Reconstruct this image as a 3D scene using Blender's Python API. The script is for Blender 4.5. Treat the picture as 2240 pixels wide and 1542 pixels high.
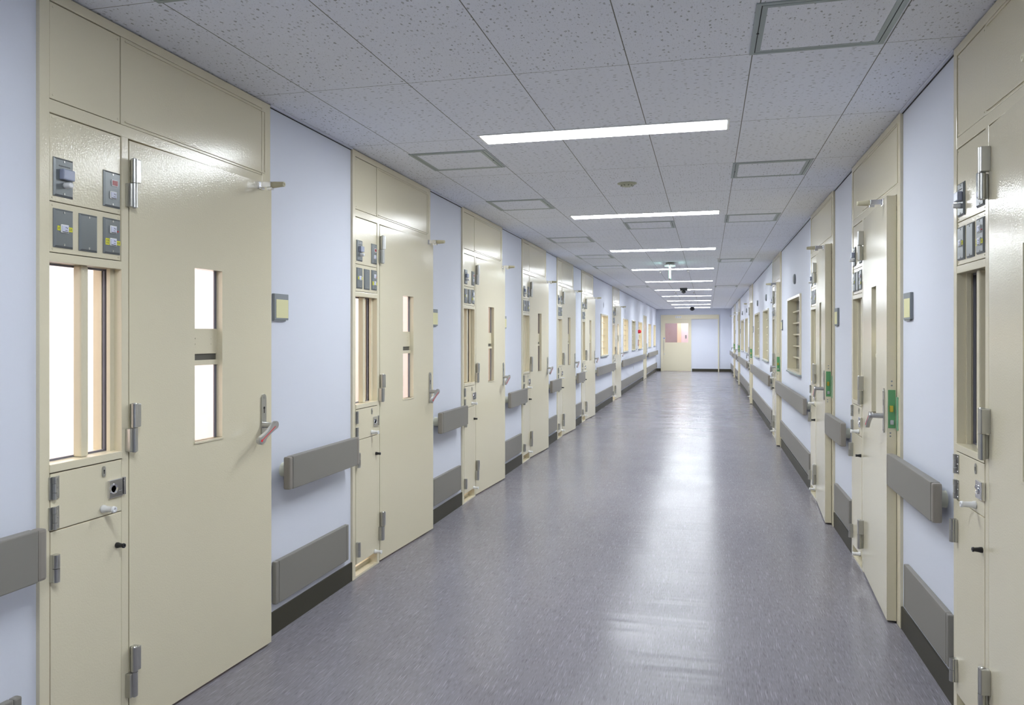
import bpy, bmesh, math, random
from mathutils import Vector, Matrix
random.seed(7)
for o in list(bpy.data.objects): bpy.data.objects.remove(o)
SC = bpy.context.scene
COL = SC.collection

# ------------------------------------------------------------------ camera, world, lights, exposure
XL, XR = -1.908, 0.8685          # face of the door frames, left and right
WL, WR = -1.921, 0.882           # wall faces
H = 2.4047                       # ceiling height
CZ = 1.3592
YB, YE = -3.2, 30.65             # back and far end of the corridor
cam_d = bpy.data.cameras.new('camera'); cam = bpy.data.objects.new('camera', cam_d); COL.objects.link(cam)
cam.location = (0, 0, CZ)
cam.rotation_euler = (math.radians(90), 0, 0.2466)
cam_d.sensor_width = 36.0; cam_d.sensor_fit = 'HORIZONTAL'
cam_d.lens = 1697.7/2240*36.0
cam_d.shift_y = (735.0-771.0)/2240
cam_d.clip_start = 0.05; cam_d.clip_end = 200
SC.camera = cam
w = bpy.data.worlds.new('world'); SC.world = w; w.use_nodes = True
w.node_tree.nodes['Background'].inputs[0].default_value = (0.6, 0.7, 0.9, 1)
w.node_tree.nodes['Background'].inputs[1].default_value = 0.02
SC.view_settings.view_transform = 'Standard'; SC.view_settings.look = 'None'
SC.view_settings.gamma = 1.0; SC.view_settings.use_curve_mapping = False
SC.view_settings.exposure = 0.1
LIGHT_Y = [3.966 + 2.79*k for k in range(-1, 10)]
LX0, LX1, LW = -1.149, 0.092, 0.165
LAMP_COL = (0.90, 0.955, 1.0)
LAMP_W = 9.0
DIFF_E = 46.0
CELL_COL = (1.0, 0.91, 0.86)
def area(name, loc, sx, sy, power, col, spread=180, rot=(0, 0, 0)):
    l = bpy.data.lights.new(name, 'AREA'); l.shape = 'RECTANGLE'; l.size = sx; l.size_y = sy
    l.energy = power; l.color = col; l.spread = math.radians(spread)
    o = bpy.data.objects.new(name, l); COL.objects.link(o); o.location = loc; o.rotation_euler = rot
    return o
for y in LIGHT_Y:
    area('lamp_light', ((LX0+LX1)/2, y, H-0.0085), LX1-LX0-.02, LW-.02, LAMP_W*(0.6 if y < 5 else 1.2 if y < 11 else 1.9 if y < 25 else 2.8), LAMP_COL, 138)

# ------------------------------------------------------------------ helpers
def new_mesh_obj(name, bm, mats, parent=None, smooth=None):
    for e in bm.edges:
        if len(e.link_faces) == 2 and e.calc_face_angle(0) > 0.6: e.smooth = False
    me = bpy.data.meshes.new(name); bm.to_mesh(me); bm.free()
    if not isinstance(mats, (list, tuple)): mats = [mats]
    for m in mats: me.materials.append(m)
    o = bpy.data.objects.new(name, me); COL.objects.link(o)
    if parent is not None: o.parent = parent
    return o
class MB:
    def __init__(s): s.bm = bmesh.new()
    def _fin(s, verts, mat, bevel, smooth=False):
        faces = list({f for v in verts for f in v.link_faces})
        for f in faces: f.material_index = mat; f.smooth = smooth
        if bevel:
            edges = list({e for v in verts for e in v.link_edges})
            r = bmesh.ops.bevel(s.bm, geom=edges, offset=bevel, segments=2, affect='EDGES', profile=0.6)
            for f in r['faces']: f.material_index = mat; f.smooth = smooth
        return s
    def box(s, x0, x1, y0, y1, z0, z1, mat=0, bevel=0):
        r = bmesh.ops.create_cube(s.bm, size=1.0); vs = r['verts']
        for v in vs:
            v.co = Vector(((x0+x1)/2 + v.co.x*(x1-x0), (y0+y1)/2 + v.co.y*(y1-y0), (z0+z1)/2 + v.co.z*(z1-z0)))
        return s._fin(vs, mat, bevel)
    def cyl(s, p0, p1, r0, r1=None, mat=0, seg=20, cap=0):
        p0, p1 = Vector(p0), Vector(p1); r1 = r0 if r1 is None else r1
        d = p1-p0; L = d.length
        r = bmesh.ops.create_cone(s.bm, cap_ends=True, segments=seg, radius1=r0, radius2=r1, depth=L)
        M = Matrix.Translation((p0+p1)/2) @ d.to_track_quat('Z', 'Y').to_matrix().to_4x4()
        bmesh.ops.transform(s.bm, matrix=M, verts=r['verts'])
        for f in {f for v in r['verts'] for f in v.link_faces}:
            f.material_index = mat; f.smooth = len(f.verts) == 4
        return s
    def lathe(s, prof, origin, axis, mat=0, seg=24):
        # prof: (radius, height) along the axis
        q = Vector(axis).to_track_quat('Z', 'Y').to_matrix().to_4x4(); M = Matrix.Translation(origin) @ q
        rings = []
        for r, h in prof:
            rings.append([s.bm.verts.new(M @ Vector((r*math.cos(2*math.pi*k/seg), r*math.sin(2*math.pi*k/seg), h))) for k in range(seg)])
        for a, b in zip(rings[:-1], rings[1:]):
            for k in range(seg):
                f = s.bm.faces.new((a[k], a[(k+1) % seg], b[(k+1) % seg], b[k])); f.material_index = mat; f.smooth = True
        for rg, rev in ((rings[0], True), (rings[-1], False)):
            f = s.bm.faces.new(rg[::-1] if rev else rg); f.material_index = mat
        return s
    def prism(s, pts, axis, a0, a1, mat=0, bevel=0):
        # pts: 2-D outline in the plane across the axis ('x': (y,z), 'y': (x,z), 'z': (x,y))
        def P(p, a):
            return {'x': (a, p[0], p[1]), 'y': (p[0], a, p[1]), 'z': (p[0], p[1], a)}[axis]
        A = [s.bm.verts.new(P(p, a0)) for p in pts]; B = [s.bm.verts.new(P(p, a1)) for p in pts]
        n = len(pts)
        fs = [s.bm.faces.new(A[::-1]), s.bm.faces.new(B)]
        for k in range(n): fs.append(s.bm.faces.new((A[k], A[(k+1) % n], B[(k+1) % n], B[k])))
        for f in fs: f.material_index = mat
        bmesh.ops.recalc_face_normals(s.bm, faces=fs)
        if bevel:
            edges = list({e for f in fs[:2] for e in f.edges})
            r = bmesh.ops.bevel(s.bm, geom=edges, offset=bevel, segments=2, affect='EDGES', profile=0.6)
            for f in r['faces']: f.material_index = mat
        return s
    def capsule_plate(s, x0, x1, yc, zc, hw, hh, mat=0, seg=12):
        pts = []
        for k in range(seg+1):
            a = math.pi*k/seg; pts.append((yc+hw*math.cos(a), zc+hh-hw+hw*math.sin(a)))
        for k in range(seg+1):
            a = math.pi+math.pi*k/seg; pts.append((yc+hw*math.cos(a), zc-hh+hw+hw*math.sin(a)))
        return s.prism(pts, 'x', x0, x1, mat)
    def build(s, name, mats, parent=None):
        return new_mesh_obj(name, s.bm, mats, parent)
def tag(o, label=None, cat=None, group=None, kind=None):
    if label: o['label'] = label
    if cat: o['category'] = cat
    if group: o['group'] = group
    if kind: o['kind'] = kind
    return o
def empty(name, loc=(0, 0, 0), rz=0, parent=None):
    o = bpy.data.objects.new(name, None); COL.objects.link(o); o.location = loc; o.rotation_euler = (0, 0, rz)
    o.empty_display_size = 0.1
    if parent is not None: o.parent = parent
    return o
KIDS = {}
def kids(o): return [c for c in bpy.data.objects if c.parent == o]
def copy_tree(o, parent=None):
    c = o.copy(); COL.objects.link(c)
    if parent is not None: c.parent = parent
    for ch in kids(o): copy_tree(ch, c)
    return c

# ------------------------------------------------------------------ materials
def lin(r, g, b):
    f = lambda c: (c/255/12.92) if c/255 <= 0.04045 else ((c/255+0.055)/1.055)**2.4
    return (f(r), f(g), f(b), 1)
def mat(name, col, rough=0.5, metal=0.0, spec=0.5, emit=None, estr=0, bump=None, coat=0):
    m = bpy.data.materials.new(name); m.use_nodes = True; nt = m.node_tree; b = nt.nodes['Principled BSDF']
    b.inputs['Base Color'].default_value = col if len(col) == 4 else (*col, 1)
    b.inputs['Roughness'].default_value = rough; b.inputs['Metallic'].default_value = metal
    b.inputs['Specular IOR Level'].default_value = spec
    if coat: b.inputs['Coat Weight'].default_value = coat; b.inputs['Coat Roughness'].default_value = 0.1
    if emit: b.inputs['Emission Color'].default_value = (*emit[:3], 1); b.inputs['Emission Strength'].default_value = estr
    if bump:
        scale, strength, dist = bump[:3]
        tc = nt.nodes.new('ShaderNodeTexCoord'); n = nt.nodes.new('ShaderNodeTexNoise'); bp = nt.nodes.new('ShaderNodeBump')
        n.inputs['Scale'].default_value = scale; n.inputs['Detail'].default_value = 2
        bp.inputs['Strength'].default_value = strength; bp.inputs['Distance'].default_value = dist
        nt.links.new(tc.outputs['Object'], n.inputs['Vector']); nt.links.new(n.outputs['Fac'], bp.inputs['Height'])
        nt.links.new(bp.outputs['Normal'], b.inputs['Normal'])
    return m
def N(nt, t, **kw):
    n = nt.nodes.new(t)
    for k, v in kw.items(): setattr(n, k, v)
    return n
def M2(nt, op, a, b=None, c=None):
    n = nt.nodes.new('ShaderNodeMath'); n.operation = op
    for i, v in enumerate((a, b, c)):
        if v is None: continue
        if isinstance(v, (int, float)): n.inputs[i].default_value = v
        else: nt.links.new(v, n.inputs[i])
    return n.outputs[0]
CREAM = (0.73, 0.67, 0.50, 1)
m_cream = mat('cream_gloss_paint', CREAM, 0.13, spec=0.5, bump=(170, 0.55, 0.0008))
m_cream_in = mat('cream_reveal_paint', (0.66, 0.60, 0.42, 1), 0.35)
m_wall = mat('pale_wall_paint', (0.69, 0.715, 0.80, 1), 0.62, spec=0.3, bump=(90, 0.15, 0.001))
m_cellwall = mat('pinkish_cell_wall', (0.84, 0.79, 0.775, 1), 0.7)
m_pink = mat('pink_wall', (0.80, 0.66, 0.70, 1), 0.7)
m_skirt = mat('dark_olive_vinyl', (0.050, 0.046, 0.032, 1), 0.5, spec=0.3)
m_rail = mat('taupe_plastic', (0.235, 0.222, 0.200, 1), 0.5, spec=0.35, bump=(700, 0.15, 0.0004))
m_railcap = mat('taupe_end_cap', (0.27, 0.245, 0.215, 1), 0.4, spec=0.4)
m_brkt = mat('cream_bracket_plastic', (0.66, 0.66, 0.55, 1), 0.45)
m_steel = mat('brushed_steel', (0.56, 0.56, 0.54, 1), 0.32, metal=1.0)
m_plate = mat('grey_metal_plate', (0.165, 0.18, 0.185, 1), 0.30, metal=0.25, spec=0.6)
m_chrome = mat('chrome', (0.78, 0.78, 0.80, 1), 0.12, metal=1.0)
m_alum = mat('aluminium_trim', (0.35, 0.40, 0.40, 1), 0.4, metal=0.35)
m_white = mat('white_plastic', (0.80, 0.80, 0.80, 1), 0.35)
m_lens = mat('bluish_sensor_lens', (0.30, 0.33, 0.44, 1), 0.25)
m_black = mat('black_plastic', (0.012, 0.012, 0.015, 1), 0.3)
m_dark = mat('dark_gap', (0.02, 0.02, 0.018, 1), 0.7)
m_gasket = mat('grey_gasket', (0.17, 0.165, 0.20, 1), 0.5)
m_yellow = mat('yellow_label', (0.75, 0.74, 0.02, 1), 0.5)
m_ink = mat('dark_ink', (0.10, 0.10, 0.10, 1), 0.6)
m_redled = mat('red_display', (0.22, 0.004, 0.006, 1), 0.3, emit=(1, .01, .02), estr=0.04)
m_red = mat('red_plastic', (0.80, 0.02, 0.04, 1), 0.35)
m_reddark = mat('dark_red_plastic', (0.35, 0.02, 0.02, 1), 0.4)
m_card = mat('pale_yellow_card', (0.72, 0.69, 0.40, 1), 0.6)
m_signgrey = mat('grey_sign_frame', (0.24, 0.26, 0.275, 1), 0.45)
m_green = mat('green_protective_film', (0.12, 0.34, 0.14, 1), 0.25)
m_greenp = mat('green_strike_film', (0.22, 0.44, 0.28, 1), 0.25)
m_brass = mat('brass', (0.60, 0.46, 0.08, 1), 0.3, metal=1.0)
m_rubber = mat('cream_rubber', (0.58, 0.54, 0.38, 1), 0.5)
m_exitg = mat('exit_green', (0.05, 0.5, 0.2, 1), 0.4, emit=(0.05, 0.75, 0.35), estr=1.6)
m_exitw = mat('exit_white', (0.8, 0.9, 0.9, 1), 0.4, emit=(0.75, 1.0, 1.0), estr=4.0)
m_brown = mat('mauve_brown_board', (0.33, 0.26, 0.28, 1), 0.6, bump=(6, 0.3, 0.01))
m_blue = mat('blue_sticker', (0.08, 0.18, 0.65, 1), 0.4)
m_housing = mat('dark_grey_housing', (0.07, 0.08, 0.08, 1), 0.4)
m_peach = mat('peach_frame_paint', (0.80, 0.62, 0.46, 1), 0.5)
m_sensor = mat('cream_ceiling_plastic', (0.50, 0.52, 0.40, 1), 0.45)
m_cell_floor = mat('cell_floor_vinyl', (0.42, 0.34, 0.26, 1), 0.5)

def emis(name, col, s):
    m = bpy.data.materials.new(name); m.use_nodes = True; nt = m.node_tree; nt.nodes.clear()
    e = N(nt, 'ShaderNodeEmission'); o = N(nt, 'ShaderNodeOutputMaterial'); e.inputs[0].default_value = (*col, 1); e.inputs[1].default_value = s
    nt.links.new(e.outputs[0], o.inputs[0]); return m
m_diff = emis('lit_diffuser', LAMP_COL, DIFF_E)
def glassmat(name, tint, refl=0.07, frost=None):
    m = bpy.data.materials.new(name); m.use_nodes = True; nt = m.node_tree; nt.nodes.clear()
    out = N(nt, 'ShaderNodeOutputMaterial'); tr = N(nt, 'ShaderNodeBsdfTransparent'); gl = N(nt, 'ShaderNodeBsdfGlossy')
    mx = N(nt, 'ShaderNodeMixShader')
    tr.inputs[0].default_value = (*tint, 1); gl.inputs['Roughness'].default_value = 0.03
    base = tr.outputs[0]
    if frost:
        tl = N(nt, 'ShaderNodeBsdfTranslucent'); tl.inputs[0].default_value = (*frost, 1)
        df = N(nt, 'ShaderNodeBsdfDiffuse'); df.inputs[0].default_value = (*frost, 1)
        m1 = N(nt, 'ShaderNodeMixShader'); m1.inputs[0].default_value = 0.25
        nt.links.new(tl.outputs[0], m1.inputs[1]); nt.links.new(df.outputs[0], m1.inputs[2])
        m2 = N(nt, 'ShaderNodeMixShader'); m2.inputs[0].default_value = 0.85
        nt.links.new(tr.outputs[0], m2.inputs[1]); nt.links.new(m1.outputs[0], m2.inputs[2]); base = m2.outputs[0]
    lw = N(nt, 'ShaderNodeLayerWeight'); lw.inputs[0].default_value = 0.5; pw = M2(nt, 'POWER', lw.outputs['Facing'], 4.0)
    nt.links.new(M2(nt, 'ADD', M2(nt, 'MULTIPLY', pw, 0.6), 0.035), mx.inputs[0]); nt.links.new(base, mx.inputs[1]); nt.links.new(gl.outputs[0], mx.inputs[2])
    nt.links.new(mx.outputs[0], out.inputs[0]); return m
m_glass = glassmat('clear_glass', (0.97, 0.97, 0.97))
m_frost = glassmat('frosted_glass', (0.9, 0.9, 0.85), frost=(0.80, 0.79, 0.73))

# floor: grey vinyl sheet with fine light and dark flecks running along the corridor
def floor_material():
    m = bpy.data.materials.new('grey_flecked_vinyl'); m.use_nodes = True; nt = m.node_tree; L = nt.links
    b = nt.nodes['Principled BSDF']; tc = N(nt, 'ShaderNodeTexCoord')
    def flecks(sx, sy, thr, lo, hi, off):
        mp = N(nt, 'ShaderNodeMapping'); mp.inputs['Scale'].default_value = (sx, sy, 1); mp.inputs['Location'].default_value = (off, off*.7, 0)
        L.new(tc.outputs['Object'], mp.inputs[0])
        v = N(nt, 'ShaderNodeTexVoronoi'); v.voronoi_dimensions = '2D'; v.inputs['Scale'].default_value = 1
        L.new(mp.outputs[0], v.inputs['Vector'])
        sp = N(nt, 'ShaderNodeSeparateColor'); L.new(v.outputs['Color'], sp.inputs[0])
        sel = M2(nt, 'GREATER_THAN', sp.outputs[0], thr)
        mr = N(nt, 'ShaderNodeMapRange'); mr.inputs[1].default_value = lo; mr.inputs[2].default_value = hi
        mr.inputs[3].default_value = 1; mr.inputs[4].default_value = 0
        L.new(v.outputs['Distance'], mr.inputs[0])
        return M2(nt, 'MULTIPLY', M2(nt, 'MULTIPLY', sel, mr.outputs[0]), sp.outputs[1])
    f1 = flecks(250, 10, 0.80, 0.10, 0.45, 0)
    f2 = flecks(260, 16, 0.55, 0.10, 0.50, 13.3)
    f3 = flecks(380, 24, 0.50, 0.10, 0.50, 31.7)
    nz = N(nt, 'ShaderNodeTexNoise'); nz.inputs['Scale'].default_value = 9; nz.inputs['Detail'].default_value = 5
    mpz = N(nt, 'ShaderNodeMapping'); mpz.inputs['Scale'].default_value = (1, 0.35, 1); L.new(tc.outputs['Object'], mpz.inputs[0]); L.new(mpz.outputs[0], nz.inputs[0])
    base = N(nt, 'ShaderNodeMix', data_type='RGBA'); base.inputs[6].default_value = (0.190, 0.180, 0.200, 1); base.inputs[7].default_value = (0.232, 0.220, 0.242, 1)
    L.new(nz.outputs['Fac'], base.inputs[0])
    a = N(nt, 'ShaderNodeMix', data_type='RGBA'); a.inputs[7].default_value = (0.36, 0.35, 0.385, 1); L.new(base.outputs[2], a.inputs[6]); L.new(f1, a.inputs[0])
    c = N(nt, 'ShaderNodeMix', data_type='RGBA'); c.inputs[7].default_value = (0.13, 0.122, 0.134, 1); L.new(a.outputs[2], c.inputs[6]); L.new(f2, c.inputs[0])
    d = N(nt, 'ShaderNodeMix', data_type='RGBA'); d.inputs[7].default_value = (0.28, 0.27, 0.31, 1); L.new(c.outputs[2], d.inputs[6]); L.new(f3, d.inputs[0])
    L.new(d.outputs[2], b.inputs['Base Color'])
    # laid sheet: fine ripples across the corridor, broad unevenness, wear in the wax
    def nzz(sx, sy, det):
        mw = N(nt, 'ShaderNodeMapping'); mw.inputs['Scale'].default_value = (sx, sy, 1); L.new(tc.outputs['Object'], mw.inputs[0])
        nw = N(nt, 'ShaderNodeTexNoise'); nw.inputs['Scale'].default_value = 1.0; nw.inputs['Detail'].default_value = det; L.new(mw.outputs[0], nw.inputs[0]); return nw.outputs['Fac']
    r1, r2, r3 = nzz(1.1, 13.0, 1.0), nzz(0.7, 3.2, 0.5), nzz(1.6, 2.2, 3.0)
    rr = N(nt, 'ShaderNodeMapRange'); rr.inputs[1].default_value = 0.3; rr.inputs[2].default_value = 0.7; rr.inputs[3].default_value = 0.17; rr.inputs[4].default_value = 0.25
    L.new(r3, rr.inputs[0]); L.new(rr.outputs[0], b.inputs['Roughness'])
    hh = M2(nt, 'ADD', M2(nt, 'MULTIPLY', r1, 0.0021), M2(nt, 'MULTIPLY', r2, 0.0040))
    bp = N(nt, 'ShaderNodeBump'); bp.inputs['Strength'].default_value = 1.0; bp.inputs['Distance'].default_value = 1.0
    L.new(hh, bp.inputs['Height']); L.new(bp.outputs[0], b.inputs['Normal'])
    b.inputs['IOR'].default_value = 1.23
    return m
m_floor = floor_material()

# ceiling: rock-wool tiles 455 x 928 mm with fissures
TX, TY, TDX, TDY = -1.6582, 3.0085, 0.455, 0.9277
def ceiling_material(name='fissured_ceiling_tile', grid=True, force_rot=None):
    m = bpy.data.materials.new(name); m.use_nodes = True; nt = m.node_tree; L = nt.links
    b = nt.nodes['Principled BSDF']; geo = N(nt, 'ShaderNodeNewGeometry'); sp = N(nt, 'ShaderNodeSeparateXYZ'); L.new(geo.outputs['Position'], sp.inputs[0])
    x, y = sp.outputs[0], sp.outputs[1]
    gx = M2(nt, 'DIVIDE', M2(nt, 'SUBTRACT', x, TX), TDX); gy = M2(nt, 'DIVIDE', M2(nt, 'SUBTRACT', y, TY), TDY)
    ix, iy = M2(nt, 'FLOOR', gx), M2(nt, 'FLOOR', gy)
    # rows whose fissures run across the corridor
    r4 = M2(nt, 'SUBTRACT', iy, M2(nt, 'MULTIPLY', M2(nt, 'FLOOR', M2(nt, 'DIVIDE', iy, 4.0)), 4.0))
    inrow = M2(nt, 'LESS_THAN', r4, 1.5)
    incol = M2(nt, 'MULTIPLY', M2(nt, 'GREATER_THAN', ix, -0.5), M2(nt, 'LESS_THAN', ix, 4.5))
    rot = M2(nt, 'MULTIPLY', inrow, incol)
    def marks(across, cw, cl, thr, r0, r1, seed):
        dn = N(nt, 'ShaderNodeTexNoise'); dn.inputs['Scale'].default_value = 70; dn.inputs['Detail'].default_value = 1; L.new(geo.outputs['Position'], dn.inputs['Vector'])
        ds = N(nt, 'ShaderNodeSeparateColor'); L.new(dn.outputs['Color'], ds.inputs[0])
        wob = 0.002 if across else 0.011
        xx = M2(nt, 'ADD', x, M2(nt, 'MULTIPLY', M2(nt, 'SUBTRACT', ds.outputs[0], 0.5), wob)); yy = M2(nt, 'ADD', y, M2(nt, 'MULTIPLY', M2(nt, 'SUBTRACT', ds.outputs[1], 0.5), wob))
        sx, sy = (cl, cw) if across else (cw, cl)
        cb = N(nt, 'ShaderNodeCombineXYZ'); L.new(M2(nt, 'ADD', M2(nt, 'DIVIDE', xx, sx), seed), cb.inputs[0]); L.new(M2(nt, 'ADD', M2(nt, 'DIVIDE', yy, sy), M2(nt, 'MULTIPLY', iy, 17.3)), cb.inputs[1])
        v = N(nt, 'ShaderNodeTexVoronoi'); v.voronoi_dimensions = '2D'; v.inputs['Scale'].default_value = 1; v.inputs['Randomness'].default_value = 0.9
        L.new(cb.outputs[0], v.inputs['Vector']); cs = N(nt, 'ShaderNodeSeparateColor'); L.new(v.outputs['Color'], cs.inputs[0])
        rad = N(nt, 'ShaderNodeMapRange'); rad.inputs[3].default_value = r0; rad.inputs[4].default_value = r1; L.new(cs.outputs[1], rad.inputs[0])
        hit = M2(nt, 'LESS_THAN', v.outputs['Distance'], rad.outputs[0])
        return M2(nt, 'MULTIPLY', M2(nt, 'MULTIPLY', hit, M2(nt, 'GREATER_THAN', cs.outputs[0], thr)), M2(nt, 'ADD', 0.35, M2(nt, 'MULTIPLY', cs.outputs[2], 0.65)))
    along = M2(nt, 'MAXIMUM', marks(False, 0.018, 0.032, 0.42, 0.06, 0.24, 3.1), M2(nt, 'MULTIPLY', marks(False, 0.008, 0.011, 0.45, 0.10, 0.24, 9.7), 0.45))
    acr = M2(nt, 'MAXIMUM', marks(True, 0.022, 0.046, 0.30, 0.07, 0.18, 5.5), M2(nt, 'MULTIPLY', marks(True, 0.013, 0.024, 0.5, 0.08, 0.18, 2.2), 0.45))
    mk = N(nt, 'ShaderNodeMix', data_type='FLOAT'); L.new(rot, mk.inputs[0]); L.new(along, mk.inputs[2]); L.new(acr, mk.inputs[3])
    col = N(nt, 'ShaderNodeMix', data_type='RGBA'); col.inputs[6].default_value = (0.84, 0.86, 0.93, 1); col.inputs[7].default_value = (0.36, 0.37, 0.38, 1)
    L.new(M2(nt, 'MULTIPLY', mk.outputs[0], 0.95), col.inputs[0]); res = col.outputs[2]
    if grid:
        fx = M2(nt, 'MULTIPLY', M2(nt, 'ABSOLUTE', M2(nt, 'SUBTRACT', gx, M2(nt, 'ROUND', gx))), TDX)
        fy = M2(nt, 'MULTIPLY', M2(nt, 'ABSOLUTE', M2(nt, 'SUBTRACT', gy, M2(nt, 'ROUND', gy))), TDY)
        xin = M2(nt, 'MULTIPLY', M2(nt, 'GREATER_THAN', gx, -0.5), M2(nt, 'LESS_THAN', gx, 5.4))
        ln = M2(nt, 'MAXIMUM', M2(nt, 'MULTIPLY', M2(nt, 'LESS_THAN', fx, 0.0019), xin), M2(nt, 'LESS_THAN', fy, 0.0014))
        c2 = N(nt, 'ShaderNodeMix', data_type='RGBA'); c2.inputs[7].default_value = (0.13, 0.13, 0.10, 1); L.new(res, c2.inputs[6]); L.new(M2(nt, 'MULTIPLY', ln, 0.9), c2.inputs[0]); res = c2.outputs[2]
    L.new(res, b.inputs['Base Color']); b.inputs['Roughness'].default_value = 0.85; b.inputs['Specular IOR Level'].default_value = 0.15
    return m
m_ceil = ceiling_material()
m_ceil_panel = ceiling_material('fissured_hatch_tile', grid=False)

# ------------------------------------------------------------------ layout tables
LU = [1.878, 3.960, 5.955, 8.041, 10.029, 12.072, 16.187]           # left door units: near edge
RU = [3.130, 5.183, 7.166, 11.262, 17.385, 23.540, 27.32]           # right door units: far edge
UW = 1.245
LWIN = [(14.344, 15.367), (18.306, 19.390), (20.478, 21.41), (22.43, 23.65), (26.356, 27.444), (28.872, 29.907)]
RWIN = [(7.956, 9.145), (12.038, 13.107), (14.137, 15.345), (18.107, 19.189), (20.154, 21.507)]
WZ0, WZ1 = 0.978, 1.772
LDOOR = (24.24, 25.35)

# ------------------------------------------------------------------ the setting
def struct(o, label): return tag(o, label, None, None, 'structure')
floor = MB().box(-4.9, 3.2, YB-.2, YE+.25, -0.1, 0.0).build('floor', m_floor)
struct(floor, 'glossy grey vinyl corridor floor with fine pale flecks')
ceil = MB().box(-4.9, 3.2, YB-.2, YE+.25, H, H+0.1).build('ceiling', m_ceil)
struct(ceil, 'grey white fissured tile ceiling over the corridor')
def wall(name, x0, x1, openings, label, mats):
    mb = MB(); y = YB
    for (a, b, z0, z1) in sorted(openings):
        if a > y: mb.box(x0, x1, y, a, 0, H)
        if z0 > 0: mb.box(x0, x1, a, b, 0, z0)
        if z1 < H: mb.box(x0, x1, a, b, z1, H)
        y = b
    mb.box(x0, x1, y, YE, 0, H)
    return struct(mb.build(name, mats), label)
lo = [(y, y+UW, 0, H) for y in LU] + [(a, b, WZ0, WZ1) for a, b in LWIN] + [(LDOOR[0], LDOOR[1], 0, 2.0)]
ro = [(y-UW, y, 0, H) for y in RU] + [(a, b, WZ0, WZ1) for a, b in RWIN]
wall('wall_left', WL-.11, WL, lo, 'pale lilac white left corridor wall between the cream doors', m_wall)
wall('wall_right', WR, WR+.11, ro, 'pale lilac white right corridor wall between the cream doors', m_wall)
struct(MB().box(WL-.11, WR+.11, YB-.15, YB, 0, H).build('wall_back', m_wall), 'plain corridor end wall behind the viewpoint')
# far wall with the doorway to the next room
FX0, FX1, FZ1 = -1.65, -0.605, 2.01
mb = MB(); mb.box(WL-.11, FX0, YE, YE+.12, 0, H).box(FX1, WR+.11, YE, YE+.12, 0, H).box(FX0, FX1, YE, YE+.12, FZ1, H)
struct(mb.build('wall_far', m_wall), 'pale far end wall of the corridor around the sliding door')
def skirt(name, side, segs, label):
    mb = MB()
    for a, b in segs:
        if side == 'L': mb.box(WL, WL+.009, a, b, 0, 0.104, bevel=.001)
        else: mb.box(WR-.009, WR, a, b, 0, 0.104, bevel=.001)
    struct(mb.build(name, m_skirt), label)
def gaps(units, extra, lo_, hi_):
    y = lo_; out = []
    for a, b in sorted([*units, *extra]):
        out.append((y, a)); y = b
    out.append((y, hi_)); return out
LG = gaps([(y, y+UW) for y in LU], [(24.2, 25.39)], YB, YE)
RG = gaps([(y-UW, y) for y in RU], [], YB, YE)
skirt('baseboard_left', 'L', LG, 'dark olive skirting strip along the left wall')
skirt('baseboard_right', 'R', RG, 'dark olive skirting strip along the right wall')
mb = MB().box(WL+.01, -1.75, YE-.009, YE, 0, .104).box(-.575, .395, YE-.009, YE, 0, .104).box(.44, WR-.01, YE-.009, YE, 0, .104)
struct(mb.build('baseboard_far', m_skirt), 'dark skirting strip along the far end wall')
for nm, s, segs in (('trim_1', 'L', LG), ('trim_2', 'R', RG)):
    mb = MB()
    for a, b in segs:
        if s == 'L': mb.box(WL, WL+.015, a, b, H-.010, H-.0015, 0).box(WL, WL+.0045, a, b, H-.0135, H-.010, 1)
        else: mb.box(WR-.015, WR, a, b, H-.010, H-.0015, 0).box(WR-.0045, WR, a, b, H-.0135, H-.010, 1)
    struct(mb.build(nm, [m_wall, m_dark]), 'thin shadow gap moulding at the top of the %s wall' % ('left' if s == 'L' else 'right'))

# rooms behind the walls
cb = -4.7
struct(MB().box(cb-.1, cb, YB, YE, 0, H).build('wall_cell_back', m_cellwall), 'pinkish white rear wall of the rooms on the left')
for i, yy in enumerate([1.3, 3.55, 5.6, 7.65, 9.7, 11.7, 13.75, 17.9, 20.0, 22.0, 24.0]):  # pair either side of the third lattice window added to keep its room dark
    struct(MB().box(cb, WL-.11, yy-.05, yy+.05, 0, H).build('wall_cell_partition', m_cellwall), 'pinkish partition wall between left rooms')
struct(MB().box(cb, WL-.12, YB, YE, 0.0005, 0.006).build('floor_cells', m_cell_floor), 'brown vinyl floor of the rooms on the left')
struct(MB().box(2.9, 3.0, YB, YE, 0, H).build('wall_ward_back', m_cellwall), 'rear wall of the dim rooms on the right')
for i, yy in enumerate([3.55, 7.6, 11.6, 15.75, 19.7, 25]):
    struct(MB().box(WR+.11, 2.9, yy-.05, yy+.05, 0, H).build('wall_ward_partition', m_cellwall), 'partition wall between the dim rooms on the right')
for (y, p) in [(2.4, 62), (4.6, 52), (6.6, 34), (8.7, 22), (10.7, 26), (12.7, 26), (15.8, 150), (18.95, 110), (23, 110), (26.4, 120), (29.2, 120)]:
    area('room_light', (-3.3, y, H-.03), 1.0, 1.2, p, (1.0, 0.93, 0.925) if y < 3 else CELL_COL)

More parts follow.
